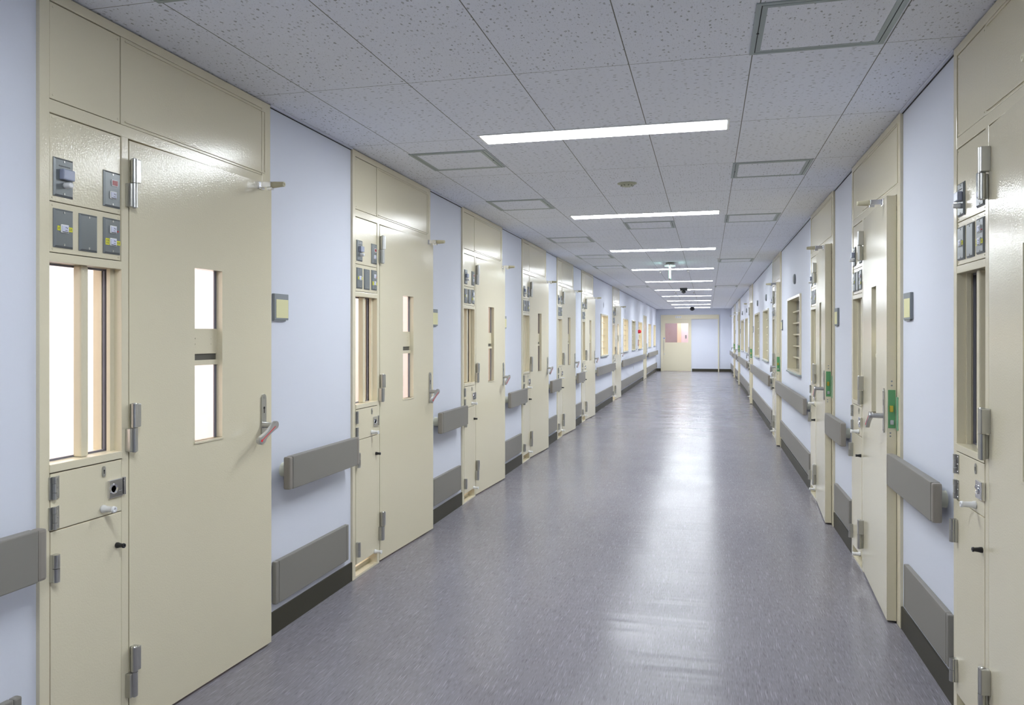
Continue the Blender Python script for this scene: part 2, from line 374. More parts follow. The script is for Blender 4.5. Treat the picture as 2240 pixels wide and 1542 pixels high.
# ------------------------------------------------------------------ cell door unit (local x = out of the wall, y = along it, z = up)
def screw(mb, x, y, z, r=.003, mat=0):
    mb.cyl((x, y, z), (x+.0015, y, z), r, r*.7, mat, 8)
def build_unit():
    u = empty('door_1')
    D = -0.115
    mb = MB()
    B = .0022
    mb.box(D, 0, 0, .036, 0, H-.006, bevel=B).box(D, 0, 1.178, UW, 0, H-.006, bevel=B)
    mb.box(D, -.0005, .034, 1.18, 2.366, H-.006, bevel=B).box(D, -.0005, .034, 1.18, 2.030, 2.070, bevel=B)
    mb.box(D, -.0003, .330, .362, 0, 2.032, bevel=B)
    mb.box(D, -.0006, .034, .332, 1.583, 1.610, bevel=B).box(D, .004, .034, .332, .949, .974, bevel=B)
    mb.box(D, -.002, .034, .332, 0, .012, bevel=.001).box(D, -.050, .034, .332, .010, .034, bevel=.001)
    # backing behind the sheet panels and leaf stops, added to block room light
    mb.box(-.07, -.045, .03, .335, 1.61, 2.035).box(-.07, -.045, .03, .335, .08, .955).box(-.07, -.045, .03, 1.21, 2.06, 2.37)
    mb.box(-.075, -.050, .360, .378, 0, 2.03).box(-.075, -.050, 1.158, 1.180, 0, 2.03).box(-.075, -.050, .36, 1.208, 2.008, 2.032)
    # side window lining: lips round the pane
    mb.box(-.075, -.066, .034, .052, .97, 1.585).box(-.075, -.066, .314, .332, .97, 1.585)
    mb.box(-.045, -.030, .312, .332, .97, 1.585, bevel=.001).box(-.045, -.030, .034, .046, .97, 1.585, bevel=.001)
    # thin raised beads round the fanlight panel
    mb.box(-.001, .003, .345, 1.196, 2.352, 2.357, bevel=.001).box(-.001, .003, 1.196, 1.201, 2.085, 2.357, bevel=.001).box(-.001, .003, .345, 1.201, 2.080, 2.085, bevel=.001)
    mb.build('frame', m_cream, u)
    mb = MB(); mb.box(-.045, -.003, .039, .3255, 2.073, 2.363, bevel=.0015)
    for yy in (.05, .315):
        for zz in (2.085, 2.35): screw(mb, -.003, yy, zz)
    mb.build('transom_panel', m_cream, u)
    MB().box(-.045, -.0015, .3285, 1.1765, 2.071, 2.365, bevel=.0015).build('transom_panel', m_cream, u)
    for z0, z1 in ((1.7665, 2.027), (1.6125, 1.7640)):
        mb = MB(); mb.box(-.045, -.003, .0385, .3275, z0, z1, bevel=.0015)
        for yy in (.048, .318):
            for zz in (z0+.010, z1-.010): screw(mb, -.003, yy, zz)
        mb.build('switch_panel', m_cream, u)
    # side window
    p = MB().box(-.066, -.060, .036, .330, .974, 1.583).build('window_pane', m_glass, u)
    mb = MB(); mb.box(-.0605, -.053, .036, .043, .974, 1.583).box(-.0605, -.053, .313, .330, .974, 1.583)
    mb.box(-.0605, -.053, .036, .330, .974, .980).box(-.0605, -.053, .036, .330, 1.577, 1.583)
    mb.build('window_gasket', m_gasket, p)
    mb = MB(); mb.box(-.052, -.020, .178, .208, .974, 1.583, bevel=.006)
    mb.build('window_bar', m_cream, u)
    # hatch
    h = MB().box(-.045, .001, .0385, .3275, .774, .9455, bevel=.0018).build('service_hatch', m_cream, u)
    for zc in (.9025, .812):
        mb = MB(); mb.box(.001, .004, .050, .068, zc-.034, zc+.034, 0, .0008)
        mb.cyl((.008, .046, zc-.034), (.008, .046, zc-.014), .0068, mat=0).cyl((.008, .046, zc-.013), (.008, .046, zc+.013), .006, mat=0).cyl((.008, .046, zc+.014), (.008, .046, zc+.034), .0068, mat=0)
        mb.box(.001, .004, .030, .044, zc-.034, zc+.034, 0, .0008)
        for dz in (-.026, 0, .026): screw(mb, .004, .062, zc+dz, .0028)
        mb.build('hatch_hinge', m_steel, h)
    mb = MB(); mb.capsule_plate(.001, .004, .248, .918, .0075, .0175, 0).cyl((.0035, .248, .921), (.0046, .248, .921), .003, mat=1, seg=10).box(.0035, .0046, .2467, .2493, .911, .920, 1)
    mb.build('keyhole', [m_steel, m_black], h)
    mb = MB(); mb.box(.001, .009, .264, .326, .826, .885, 0, .002).box(.001, .012, .328, .336, .828, .887, 0, .001)
    mb.lathe([(.017, 0), (.016, .003), (.011, .001), (.009, -.003)], (.009, .284, .855), (1, 0, 0), 0)
    mb.box(.009, .0105, .304, .322, .835, .845, 0, .0005)
    mb.build('hatch_lock', m_chrome, h)
    def knob(y, z, parent, m=m_white, L=.047, r=.0105):
        return MB().lathe([(r*1.25, 0), (r*1.2, .006), (r, .012), (r*.86, L*.8), (r*1.05, L*.84), (r*.95, L), (r*.4, L), (r*.35, L-.006)], (.001, y, z), (1, 0, 0)).build('knob', m, parent)
    knob(.245, .797, h)
    # lower panel
    lp = MB().box(-.045, .001, .0385, .3275, .078, .771, bevel=.0018).build('lower_panel', m_cream, u)
    for z0, z1 in ((.622, .704), (.122, .204)):
        mb = MB(); zc = (z0+z1)/2
        mb.cyl((.016, .044, z0), (.016, .044, zc-.0008), .0105, mat=0).cyl((.016, .044, zc+.0008), (.016, .044, z1), .0105, mat=0).box(.001, .012, .034, .056, z0, z1, 0, .001)
        mb.build('panel_hinge', m_steel, lp)
    knob(.307, .663, lp, m_black, .030, .0078); knob(.290, .086, lp, m_white, .045, .0105)
    # door leaf, standing slightly ajar
    lf = empty('door_leaf', (0, .364, 0), 0, u)
    W, T, Z0, Z1 = .818, .042, .012, 2.024
    a0, a1, s0, s1 = .326, .487, .956, 1.618
    mb = MB(); mb.box(-T, 0, .002, a0, Z0, Z1).box(-T, 0, a1, W, Z0, Z1).box(-T, 0, a0, a1, Z0, s0).box(-T, 0, a0, a1, s1, Z1)
    bmesh.ops.remove_doubles(mb.bm, verts=mb.bm.verts, dist=1e-5)
    leafm = mb.build('door_panel', m_cream, lf)
    # leaf must be a mesh part: use the panel itself as the part
    COL.objects.unlink(lf); bpy.data.objects.remove(lf)
    leafm.name = 'door_leaf'; leafm.parent = u; leafm.location = (0, .364, 0)
    leafm.rotation_euler = (0, 0, -math.asin(.0545*.99))
    lf = leafm
    for z0, z1 in ((1.388, s1), (s0, 1.246)):
        MB().box(-.036, -.033, a0, a1, z0, z1).build('vision_pane', m_glass, lf)
        mb = MB(); mb.box(-.0335, -.028, a1-.012, a1, z0, z1).box(-.0335, -.028, a0, a0+.006, z0, z1)
        mb.build('pane_gasket', m_gasket, lf)
    mb = MB(); mb.box(-.034, -.026, a0, a1, 1.290, 1.388, 0, .001).box(-.034, -.020, a0, a1, 1.246, 1.266, 0, .001).box(-.0335, -.032, a0, a1, 1.266, 1.290, 1)
    for yy in (a0+.035, a1-.035):
        for zz in (1.328, 1.350): screw(mb, -.026, yy, zz, .003)
    mb.build('slot_plate', [m_cream, mat('shadowed_slot_metal', (.11, .105, .09, 1), .5)], lf)
    MB().box(-.030, .004, a0-.004, a1+.004, s0-.008, s0, 0, .001).build('glazing_bead', m_cream, lf)
    mb = MB(); mb.capsule_plate(0, .006, .757, 1.001, .0165, .107, 0)
    mb.cyl((.006, .757, 1.093), (.0085, .757, 1.093), .005, .004, 0, 12).cyl((.006, .757, .909), (.0085, .757, .909), .005, .004, 0, 12)
    mb.cyl((.0055, .757, 1.048), (.0066, .757, 1.048), .006, mat=1, seg=14).box(.0055, .0066, .7542, .7598, 1.026, 1.046, 1)
    mb.build('handle_plate', [m_steel, m_black], lf)
    # lever: spindle neck, then a waisted grip pointing back towards the hinges
    mb = MB(); mb.cyl((.004, .752, .975), (.060, .752, .975), .013, .012, 0)
    n = 14; pts = []
    for k in range(n+1):
        t = k/n; ww = .017-.006*math.sin(math.pi*t)
        pts.append((t, ww))
    c0, c1 = Vector((.757, .977)), Vector((.650, .922)); dv = (c1-c0).normalized(); nv = Vector((-dv.y, dv.x)); Lg = (c1-c0).length
    up = [c0+dv*(t*Lg)+nv*ww for t, ww in pts]; dn = [c0+dv*(t*Lg)-nv*ww for t, ww in pts]
    end1 = [c1+dv*(.017*math.sin(a))+nv*(.017*math.cos(a)) for a in [math.pi*k/8 for k in range(1, 8)]]
    end0 = [c0-dv*(.017*math.sin(a))-nv*(.017*math.cos(a)) for a in [math.pi*k/8 for k in range(1, 8)]]
    outl = [tuple(p) for p in up+end1+dn[::-1]+end0]
    mb.prism(outl, 'x', .052, .070, 0, .004)
    s0_ = c0+dv*.012; s1_ = c1-dv*.004; q = nv*.0016
    mb.prism([tuple(s0_+q), tuple(s1_+q), tuple(s1_-q), tuple(s0_-q)], 'x', .0695, .0708, 1)
    mb.cyl((.0695, c1.x, c1.y), (.071, c1.x, c1.y), .0055, mat=1, seg=14)
    mb.build('lever_handle', [mat('satin_lever_metal', (0.55, .55, .56, 1), .28, metal=.9), m_red], lf)
    # stop on the top corner
    mb = MB(); mb.box(0, .010, .715, .755, 1.990, 2.022, 0, .002).box(.010, .062, .722, .748, 1.996, 2.020, 0, .002).box(.04, .066, .728, .742, 1.984, 1.997, 0, .002)
    st = mb.build('door_stop', m_chrome, lf)
    MB().lathe([(.0135, 0), (.0135, .012), (.011, .05), (.0105, .058), (.004, .058), (.003, .052)], (.062, .735, 2.006), (1, 0, 0)).build('stop_buffer', m_rubber, lf)
    # lock face on the edge of the leaf
    mb = MB(); mb.box(-.038, -.006, W, W+.0015, .923, 1.104, 0, .0005).box(-.028, -.012, W, W+.010, 1.000, 1.030, 1, .002).box(-.030, -.014, W, W+.009, .940, .962, 2, .002)
    for zz in (1.125, 1.145, .9, .885): mb.cyl((-.022 if zz > 1 else -.016, W, zz), (-.022 if zz > 1 else -.016, W+.001, zz), .004, mat=3, seg=10)
    mb.build('lock_face', [m_green, m_brass, m_steel, m_signgrey], lf)
    MB().box(-.001, .0035, 1.184, 1.214, .915, 1.072, 0, .001).build('strike_plate', m_greenp, u)
    for z0, z1 in ((1.796, 1.960), (.967, 1.129), (.137, .303)):
        zc = (z0+z1)/2; mb = MB()
        mb.cyl((.020, .366, z0), (.020, .366, zc-.001), .0112, mat=0, seg=24).cyl((.020, .366, zc+.001), (.020, .366, z1), .0112, mat=0, seg=24)
        mb.cyl((.020, .366, z1), (.020, .366, z1+.003), .008, .006, 0, 16).cyl((.020, .366, z0-.003), (.020, .366, z0), .006, .008, 0, 16)
        mb.box(.001, .030, .366, .388, zc+.002, z1, 0, .003).box(.001, .022, .345, .366, z0, zc-.002, 0, .003)
        mb.build('hinge', m_steel, u)
    return u
proto_unit = build_unit()
ORD = ['nearest', 'second nearest', 'third nearest', 'fourth', 'fifth', 'sixth', 'seventh and farthest']
UNITS = []
nd = 0
for side, lst in (('left', LU), ('right', RU)):
    for i, y in enumerate(lst):
        u = proto_unit if nd == 0 else copy_tree(proto_unit)
        nd += 1; u.name = 'door_%d' % nd
        if side == 'left': u.location = (XL, y, 0)
        else: u.location = (XR, y, 0); u.rotation_euler = (0, 0, math.pi)
        struct(u, 'cream steel door with side panel on the %s wall, %s along it from the viewer' % (side, ORD[i]))
        UNITS.append((side, i, y, u))

# ------------------------------------------------------------------ wall plates on the side panels (things screwed to the panels)
PW, PH = .075, .118
def plate_base(name, pillow=True):
    t = empty(name)
    mb = MB()
    # shallow raised plate: chamfered border
    hw, hh, c = PW/2, PH/2, .006
    mb.box(0, .0022, -hw, hw, -hh, hh, 0, .001)
    lo_ = [(-hw+.001, -hh+.001), (hw-.001, -hh+.001), (hw-.001, hh-.001), (-hw+.001, hh-.001)]; hi_ = [(-hw+c, -hh+c), (hw-c, -hh+c), (hw-c, hh-c), (-hw+c, hh-c)]
    A = [mb.bm.verts.new((.0022, *p)) for p in lo_]; Bv = [mb.bm.verts.new((.0062, *p)) for p in hi_]
    for k in range(4): mb.bm.faces.new((A[k], A[(k+1) % 4], Bv[(k+1) % 4], Bv[k]))
    mb.bm.faces.new(Bv)
    cv = mb.build('cover', m_plate, t)
    for zz in (hh-.010, -hh+.010):
        m2 = MB(); m2.cyl((.006, 0, zz), (.0076, 0, zz), .0034, .003, 0, 12).box(.0074, .0079, -.0026, .0026, zz-.0004, zz+.0004, 1)
        m2.build('screw', [m_steel, m_dark], cv)
    return t
def switch(t, z, name='switch', red=False):
    mb = MB(); mb.box(.006, .0095, -.0145, .0145, z-.0125, z+.0125, 0, .0012).box(.009, .0108, -.0115, .0125, z-.0088, z+.0095, 1, .0008)
    mb.box(.0093, .0099, -.010, .012, z-.0108, z-.0092, 3)
    for (a, b, c, d) in ((.001, .0035, .002, .0055), (.006, .0085, .001, .0045), (-.001, .0075, -.005, -.0035)): mb.box(.0107, .0110, a, b, z+c, z+d, 2)
    mb.build(name, [m_white, mat('pale_switch_label', (.62, .64, .78, 1), .4), m_ink, m_dark], t)
def ylabel(t, y0, y1, z0, z1, rows=1):
    mb = MB(); mb.box(.0062, .0068, y0, y1, z0, z1, 0)
    n = 2 if y1-y0 > .011 else 1; cw = (y1-y0-.004)/n; rh = (z1-z0-.004)/rows
    for r in range(rows):
        for k in range(n):
            a = y0+.002+k*cw; c = z0+.002+r*rh
            mb.box(.0067, .0070, a+cw*.12, a+cw*.85, c+rh*.62, c+rh*.78, 1).box(.0067, .0070, a+cw*.12, a+cw*.85, c+rh*.2, c+rh*.36, 1).box(.0067, .0070, a+cw*.40, a+cw*.56, c+rh*.1, c+rh*.85, 1)
    mb.build('label_sticker', [m_yellow, m_ink], t)
def p_sensor():
    t = plate_base('sensor_plate')
    mb = MB(); mb.box(.006, .022, -.019, .026, -.007, .025, 0, .003); mb.build('sensor_lens', m_lens, t)
    MB().lathe([(.0095, 0), (.0095, .004), (.0085, .022), (.008, .024), (.003, .024)], (.006, .003, -.023), (1, 0, 0)).build('push_knob', m_white, t)
    mb = MB()
    for k in range(8): mb.box(.0062, .0066, -.020+k*.0056, -.0168+k*.0056, .0325, .0365, 0)
    mb.build('lettering', m_ink, t); return t
def p_display():
    t = plate_base('indicator_plate')
    mb = MB(); mb.box(.006, .0085, -.007, .021, .011, .033, 0, .001).box(.008, .0092, -.004, .019, .014, .030, 1); mb.build('red_display', [m_white, m_redled], t)
    switch(t, -.019); return t
def p_switchy():
    t = plate_base('switch_plate'); switch(t, 0); ylabel(t, -.026, -.0155, -.007, .007); ylabel(t, .0155, .031, -.007, .007); return t
def p_blank(): return plate_base('blank_plate')
def p_double():
    t = plate_base('switch_plate'); switch(t, .022); switch(t, -.019)
    MB().cyl((.006, .022, .018), (.008, .022, .018), .0025, mat=0, seg=10).build('pilot_lamp', m_red, t)
    ylabel(t, -.032, -.0155, -.030, -.009, 2); ylabel(t, .0155, .033, -.027, -.013); return t
PL = [(p_sensor, .087, 1.8415, 'sensor plate with bluish lens', 'sensor plate'),
      (p_display, .2865, 1.8430, 'grey plate with red display', 'indicator plate'),
      (p_switchy, .087, 1.6865, 'grey plate with one white switch', 'switch plate'),
      (p_blank, .1855, 1.6860, 'blank grey cover plate', 'cover plate'),
      (p_double, .2865, 1.6885, 'grey plate with two white switches', 'switch plate')]
for fn, yy, zz, lab, cat in PL:
    pr_ = fn(); first = True
    for side, i, y, u in UNITS:
        o = pr_ if first else copy_tree(pr_); first = False
        if side == 'left': o.location = (XL-.0028, y+yy, zz)
        else: o.location = (XR+.0028, y-yy, zz); o.rotation_euler = (0, 0, math.pi)
        tag(o, '%s on the side panel of the %s %s door' % (lab, ORD[i].split(' and')[0], side), cat, 'grey plates on the side panels')

# ------------------------------------------------------------------ handrails
def rail(side, y0, y1, label, nbr=None):
    s = 1 if side == 'L' else -1
    xf = -1.835 if side == 'L' else .815; xw = WL if side == 'L' else WR
    L = y1-y0; r = empty('handrail', (xf, y0, .735), 0)
    Z = .0745; T = .034
    def bx(a, b, c, d, z0, z1): return (min(a, b), max(a, b), c, d, z0, z1)
    cl = .030
    MB().box(*bx(0, -s*T, cl+.0008, L-cl-.0008, -Z, Z), 0, .004).build('rail', m_rail, r)
    for c0, c1 in ((0, cl), (L-cl, L)):
        MB().box(*bx(0, -s*T, c0, c1, -Z, Z), 0, .009).build('end_cap', m_railcap, r)
    n = nbr or max(2, int(round(L/1.0))+1)
    for k in range(n):
        yy = .085+(L-.17)*k/(n-1)
        mb = MB(); mb.cyl((-s*(T-.004), yy, .002), (xw-xf+0*s, yy, .002), .030, .033, 0, 24)
        mb.build('bracket', m_brkt, r)
    tag(r, label, 'handrail', 'taupe handrails along the walls')
LR = [(1.18, 1.833), (3.165, 3.895), (5.247, 5.88), (7.26, 7.981), (9.325, 9.944), (11.31, 11.975), (13.44, 16.072), (17.54, 24.15), (25.55, 30.3)]
RR = [(3.19, 3.971), (5.255, 5.955), (7.25, 10.12), (11.30, 15.95), (17.45, 22.2), (23.75, 26.0), (27.5, 30.3)]
lnm = ['short taupe handrail end before the nearest left door'] + ['short taupe handrail between the %s and %s left doors' % (a, b) for a, b in (('nearest', 'second'), ('second', 'third'), ('third', 'fourth'), ('fourth', 'fifth'), ('fifth', 'sixth'))] + ['long taupe handrail under the single window between sixth and seventh left doors', 'longest taupe handrail on the left wall, under three windows and the red alarm lamp', 'last taupe handrail on the left wall by the far corner']
for (a, b), l in zip(LR, lnm): rail('L', a, b, l)
rnm = ['short taupe handrail between the two nearest right doors, closest on the right'] + ['short taupe handrail between the second and third right doors', 'long taupe handrail under the nearest lattice window on the right wall', 'long taupe handrail under the second and third lattice windows on the right', 'taupe handrail under the fourth and fifth lattice windows on the right', 'small taupe handrail between the sixth and seventh right doors', 'last taupe handrail on the right wall by the far corner']
for (a, b), l in zip(RR, rnm): rail('R', a, b, l)

# bumper boards near the floor
def board(side, y0, y1, label):
    s = 1 if side == 'L' else -1; xw = WL if side == 'L' else WR; t = .024
    L = y1-y0; r = empty('bumper_board', (xw, y0, .236), 0)
    f = lambda a, b: (min(s*.0015, s*t), max(s*.0015, s*t), a, b, -.097, .097)
    MB().box(*f(.028, L-.028), 0, .004).build('board', m_rail, r)
    MB().box(*f(0, .0272), 0, .006).build('end_cap', m_rail, r); MB().box(*f(L-.0272, L), 0, .006).build('end_cap', m_rail, r)
    tag(r, label, 'bumper board', 'taupe bumper boards above the skirting')
LN = ['before the nearest left door', 'between the nearest and second left doors', 'between the second and third left doors', 'between the third and fourth left doors', 'between the fourth and fifth left doors', 'between the fifth and sixth left doors', 'between the sixth and seventh left doors', 'before the beige doorway', 'beyond the beige doorway']
for (a, b), l in zip(LG, LN):
    a = max(a, .6); board('L', a+.03, b-(.07 if b < YE else .02), 'low taupe bumper board on the left wall ' + l)
RN = ['before the nearest right door', 'between the two nearest right doors', 'between the second and third right doors', 'under the nearest lattice window', 'under the second and third lattice windows', 'under the fourth and fifth lattice windows', 'between the sixth and seventh right doors', 'beside the far right corner']
for (a, b), l in zip(RG, RN):
    if b < 2: continue
    board('R', a+.03, b-(.11 if b < 10 else .04), 'low taupe bumper board on the right wall ' + l)

# ------------------------------------------------------------------ lattice windows
nw = 0
def lattice(side, y0, y1, label):
    global nw; nw += 1
    s = 1 if side == 'L' else -1; xw = WL if side == 'L' else WR
    r = empty('window_%d' % nw, (xw, y0, WZ0), 0); L = y1-y0; Hh = WZ1-WZ0
    def bx(d0, d1, a, b, c, d): return (min(s*d0, s*d1), max(s*d0, s*d1), a, b, c, d)
    mb = MB(); fw = .026
    mb.box(*bx(-.11, .018, 0, fw, 0, Hh), 0, .002).box(*bx(-.11, .018, L-fw, L, 0, Hh), 0, .002).box(*bx(-.11, .018, fw, L-fw, Hh-fw, Hh), 0, .002).box(*bx(-.11, .018, fw, L-fw, 0, fw), 0, .002)
    mb.build('window_frame', m_cream, r)
    MB().box(*bx(-.085, -.078, fw, L-fw, fw, Hh-fw)).build('window_pane', m_frost, r)
    mb = MB(); mb.box(*bx(-.075, -.045, L/2-.009, L/2+.009, fw, Hh-fw), 0, .002)
    for k in range(1, 6):
        zz = fw+(Hh-2*fw)*k/6; mb.box(*bx(-.077, -.040, fw, L-fw, zz-.008, zz+.008), 0, .002)
    mb.build('lattice_bars', m_cream, r)
    MB().box(*bx(.0, .030, -.005, L+.005, -.012, .004), 0, .002).build('window_sill', m_alum, r)
    struct(r, label)
for k, (a, b) in enumerate(LWIN): lattice('L', a, b, ['lit lattice window between the sixth and seventh left doors', 'lit lattice window just past the seventh left door', 'lattice window before the red alarm lamp', 'lit lattice window past the red alarm lamp', 'lit lattice window past the beige doorway', 'lit lattice window nearest the far left corner'][k])
for k, (a, b) in enumerate(RWIN): lattice('R', a, b, ['nearest unlit lattice window on the right wall', 'second unlit lattice window on the right wall', 'third unlit lattice window on the right wall', 'fourth unlit lattice window on the right wall', 'fifth unlit lattice window on the right wall'][k])

# ------------------------------------------------------------------ door number signs
def sign(side, yc, zc, label, proto=[None]):
    if proto[0] is None:
        t = empty('room_sign'); w2, h2 = .060, .060
        mb = MB(); mb.box(0, .014, -w2, w2, -h2, h2, 0, .002).box(0, .011, -w2, w2*.7, -h2-.005, -h2, 0, .001)
        sf = mb.build('sign_frame', m_signgrey, t)
        MB().box(.0138, .0150, -w2+.013, w2-.004, -h2+.009, h2-.026, 0).build('name_card', m_card, sf); proto[0] = t; o = t
    else: o = copy_tree(proto[0])
    if side == 'L': o.location = (WL, yc, zc); o.rotation_euler = (0, 0, 0)
    else: o.location = (WR, yc, zc); o.rotation_euler = (0, 0, math.pi)
    tag(o, label, 'sign', 'room signs beside the doors')
for i, y in enumerate(LU): sign('L', y+UW+.095, 1.4935, 'small grey room sign with pale yellow card just past the %s left door' % ORD[i].split(' and')[0])
for i, y in enumerate(RU):
    if i == 0: continue
    sign('R', y-UW-.125, 1.4935, 'small grey room sign with pale yellow card just before the %s right door' % ORD[i].split(' and')[0])

# ------------------------------------------------------------------ round and square wall fittings
def speaker(side, yc, zc, label, proto=[None]):
    if proto[0] is None:
        t = empty('wall_speaker')
        MB().lathe([(.052, 0), (.052, .012), (.047, .018)], (0, 0, 0), (1, 0, 0), 0, 28).build('rim', m_signgrey, t)
        mb = MB(); mb.lathe([(.044, .0175), (.042, .0195)], (0, 0, 0), (1, 0, 0), 0, 28)
        for k in range(7):
            z = -.030+k*.010; hw = math.sqrt(max(.0001, .038**2-z*z)); mb.box(.0193, .0205, -hw, hw, z-.002, z+.002, 1)
        mb.build('grille', [m_plate, m_dark], t); proto[0] = t; o = t
    else: o = copy_tree(proto[0])
    if side == 'L': o.location = (WL, yc, zc)
    else: o.location = (WR, yc, zc); o.rotation_euler = (0, 0, math.pi)
    tag(o, label, 'wall speaker', 'round wall speakers above the lattice windows')
for y, l in ((8.5, 'nearest'), (12.5, 'second'), (14.6, 'third'), (18.6, 'fourth'), (20.8, 'fifth')): speaker('R', y, 1.948, 'round grey wall speaker above the %s lattice window on the right wall' % l)
for y, l in ((14.8, 'between the sixth and seventh left doors'), (18.75, 'just past the seventh left door')): speaker('L', y, 1.955, 'round grey wall speaker above the lattice window ' + l)
t = empty('fire_alarm_box', (WL, 21.9, 1.28)); MB().box(0, .045, -.14, .14, -.28, .28, 0, .004).build('cabinet', m_white, t)
MB().lathe([(.05, 0), (.048, .05), (.036, .078), (.012, .088)], (.045, 0, .205), (1, 0, 0)).build('red_lamp', m_red, t)
MB().box(.045, .053, -.045, .045, -.20, -.02, 0, .004).build('call_button_panel', m_reddark, t)
tag(t, 'white fire alarm cabinet with a red lamp between two left windows', 'fire alarm')
t = empty('wall_outlet', (WL, 21.0, .52)); MB().box(0, .008, -.035, .035, -.06, .06, 0, .002).build('cover', m_white, t); MB().box(.008, .009, -.012, .012, -.03, .03).build('socket', m_signgrey, t)
tag(t, 'small white wall outlet below the longest left handrail', 'outlet')

# beige doorway on the left
d = empty('door_15', (WL, LDOOR[0], 0)); Ld = LDOOR[1]-LDOOR[0]
mb = MB(); mb.box(-.11, .02, 0, .045, 0, 2.0, 0, .003).box(-.11, .02, Ld-.045, Ld, 0, 2.0, 0, .003).box(-.11, .02, .045, Ld-.045, 1.95, 2.0, 0, .003); mb.build('frame', m_cream, d)
MB().box(-.05, .010, .047, Ld-.047, .01, 1.948, 0, .002).build('door_leaf', m_cream, d)
mb = MB(); mb.cyl((.010, Ld-.13, .85), (.045, Ld-.13, .85), .006).cyl((.010, Ld-.13, 1.1), (.045, Ld-.13, 1.1), .006).cyl((.045, Ld-.13, .83), (.045, Ld-.13, 1.12), .009); mb.build('pull_handle', m_steel, d)
struct(d, 'plain beige doorway on the left wall between lattice windows near the far end')

# ------------------------------------------------------------------ far sliding door
d = empty('door_16', (0, YE, 0))
mb = MB(); mb.box(-1.752, -1.66, -.045, .0, 0, 2.175, 0, .003).box(.395, .437, -.045, 0, 0, 2.175, 0, .003).box(-1.66, .395, -.055, 0, 2.01, 2.175, 0, .004)
mb.box(-.66, -.60, -.004, .0, 0, 2.01, 0, .001)
mb.build('frame', m_cream, d)
wx0, wx1, wz0, wz1 = -1.585, -.715, 1.112, 1.85
mb = MB(); y0, y1 = -.040, -.006
mb.box(-1.66, wx0, y0, y1, .01, 2.008).box(wx1, -.600, y0, y1, .01, 2.008).box(wx0, wx1, y0, y1, .01, wz0).box(wx0, wx1, y0, y1, wz1, 2.008)
lf = mb.build('sliding_leaf', m_cream, d)
MB().box(wx0, wx1, -.026, -.020, wz0, wz1).build('vision_pane', m_glass, lf)
mb = MB(); mb.cyl((-1.63, -.075, .80), (-1.63, -.075, 1.24), .009).cyl((-1.63, -.04, .83), (-1.63, -.075, .83), .006).cyl((-1.63, -.04, 1.21), (-1.63, -.075, 1.21), .006); mb.build('pull_bar', m_steel, lf)
MB().cyl((-1.62, -.040, .66), (-1.62, -.050, .66), .022).build('lock_cylinder', m_steel, lf)
MB().box(-1.65, -1.60, -.042, -.040, 1.255, 1.29).build('blue_sticker', m_blue, lf)
mb = MB(); mb.box(-1.20, -.975, -.060, -.054, 2.055, 2.125, 0, .002)
for k in range(3):
    cx = -1.155+k*.066
    mb.box(cx-.014, cx+.014, -.0612, -.0598, 2.105, 2.110, 1).box(cx-.014, cx+.014, -.0612, -.0598, 2.088, 2.092, 1).box(cx-.002, cx+.002, -.0612, -.0598, 2.070, 2.112, 1).box(cx-.012, cx+.012, -.0612, -.0598, 2.070, 2.074, 1)
mb.build('name_plate', [m_white, m_ink], d)
struct(d, 'cream sliding door with a large window in the far end wall')
# the room beyond the sliding door
struct(MB().box(-2.9, 1.0, YE+1.62, YE+1.72, 0, H).build('wall_beyond', m_pink), 'pink wall of the room beyond the sliding door')
struct(MB().box(-2.9, 1.0, YE+.12, YE+1.62, -.1, .0).build('floor_beyond', m_cell_floor), 'floor of the room beyond the sliding door')
struct(MB().box(-3.0, 1.1, YE+.12, YE+1.72, H, H+.1).build('ceiling_beyond', m_wall), 'ceiling of the room beyond the sliding door')
struct(MB().box(-3.0, -2.9, YE+.12, YE+1.72, 0, H).build('wall_beyond_left', m_pink), 'side wall of the room beyond'); struct(MB().box(1.0, 1.1, YE+.12, YE+1.72, 0, H).build('wall_beyond_right', m_pink), 'right side wall of the room beyond')
dd = empty('door_17', (-1.45, YE+1.62, 0)); mb = MB(); mb.box(.26, .42, -.04, 0, 0, 2.1, 0, .003).box(-.55, .42, -.04, 0, 2.1, 2.2, 0, .003); mb.build('frame', m_peach, dd); MB().box(-.55, .26, -.03, 0, .01, 2.1).build('door_leaf', m_brown, dd)
struct(dd, 'dark mauve door in peach frame seen through the far door window')
o = MB().box(-.875, -.815, YE+1.605, YE+1.62, 1.26, 1.40, 0, .002).build('wall_switch', m_signgrey); tag(o, 'grey wall switch on the pink wall behind the far door glass', 'switch')
area('room_light', (-.7, YE+.9, H-.03), .8, .8, 30, (1, .93, .95))

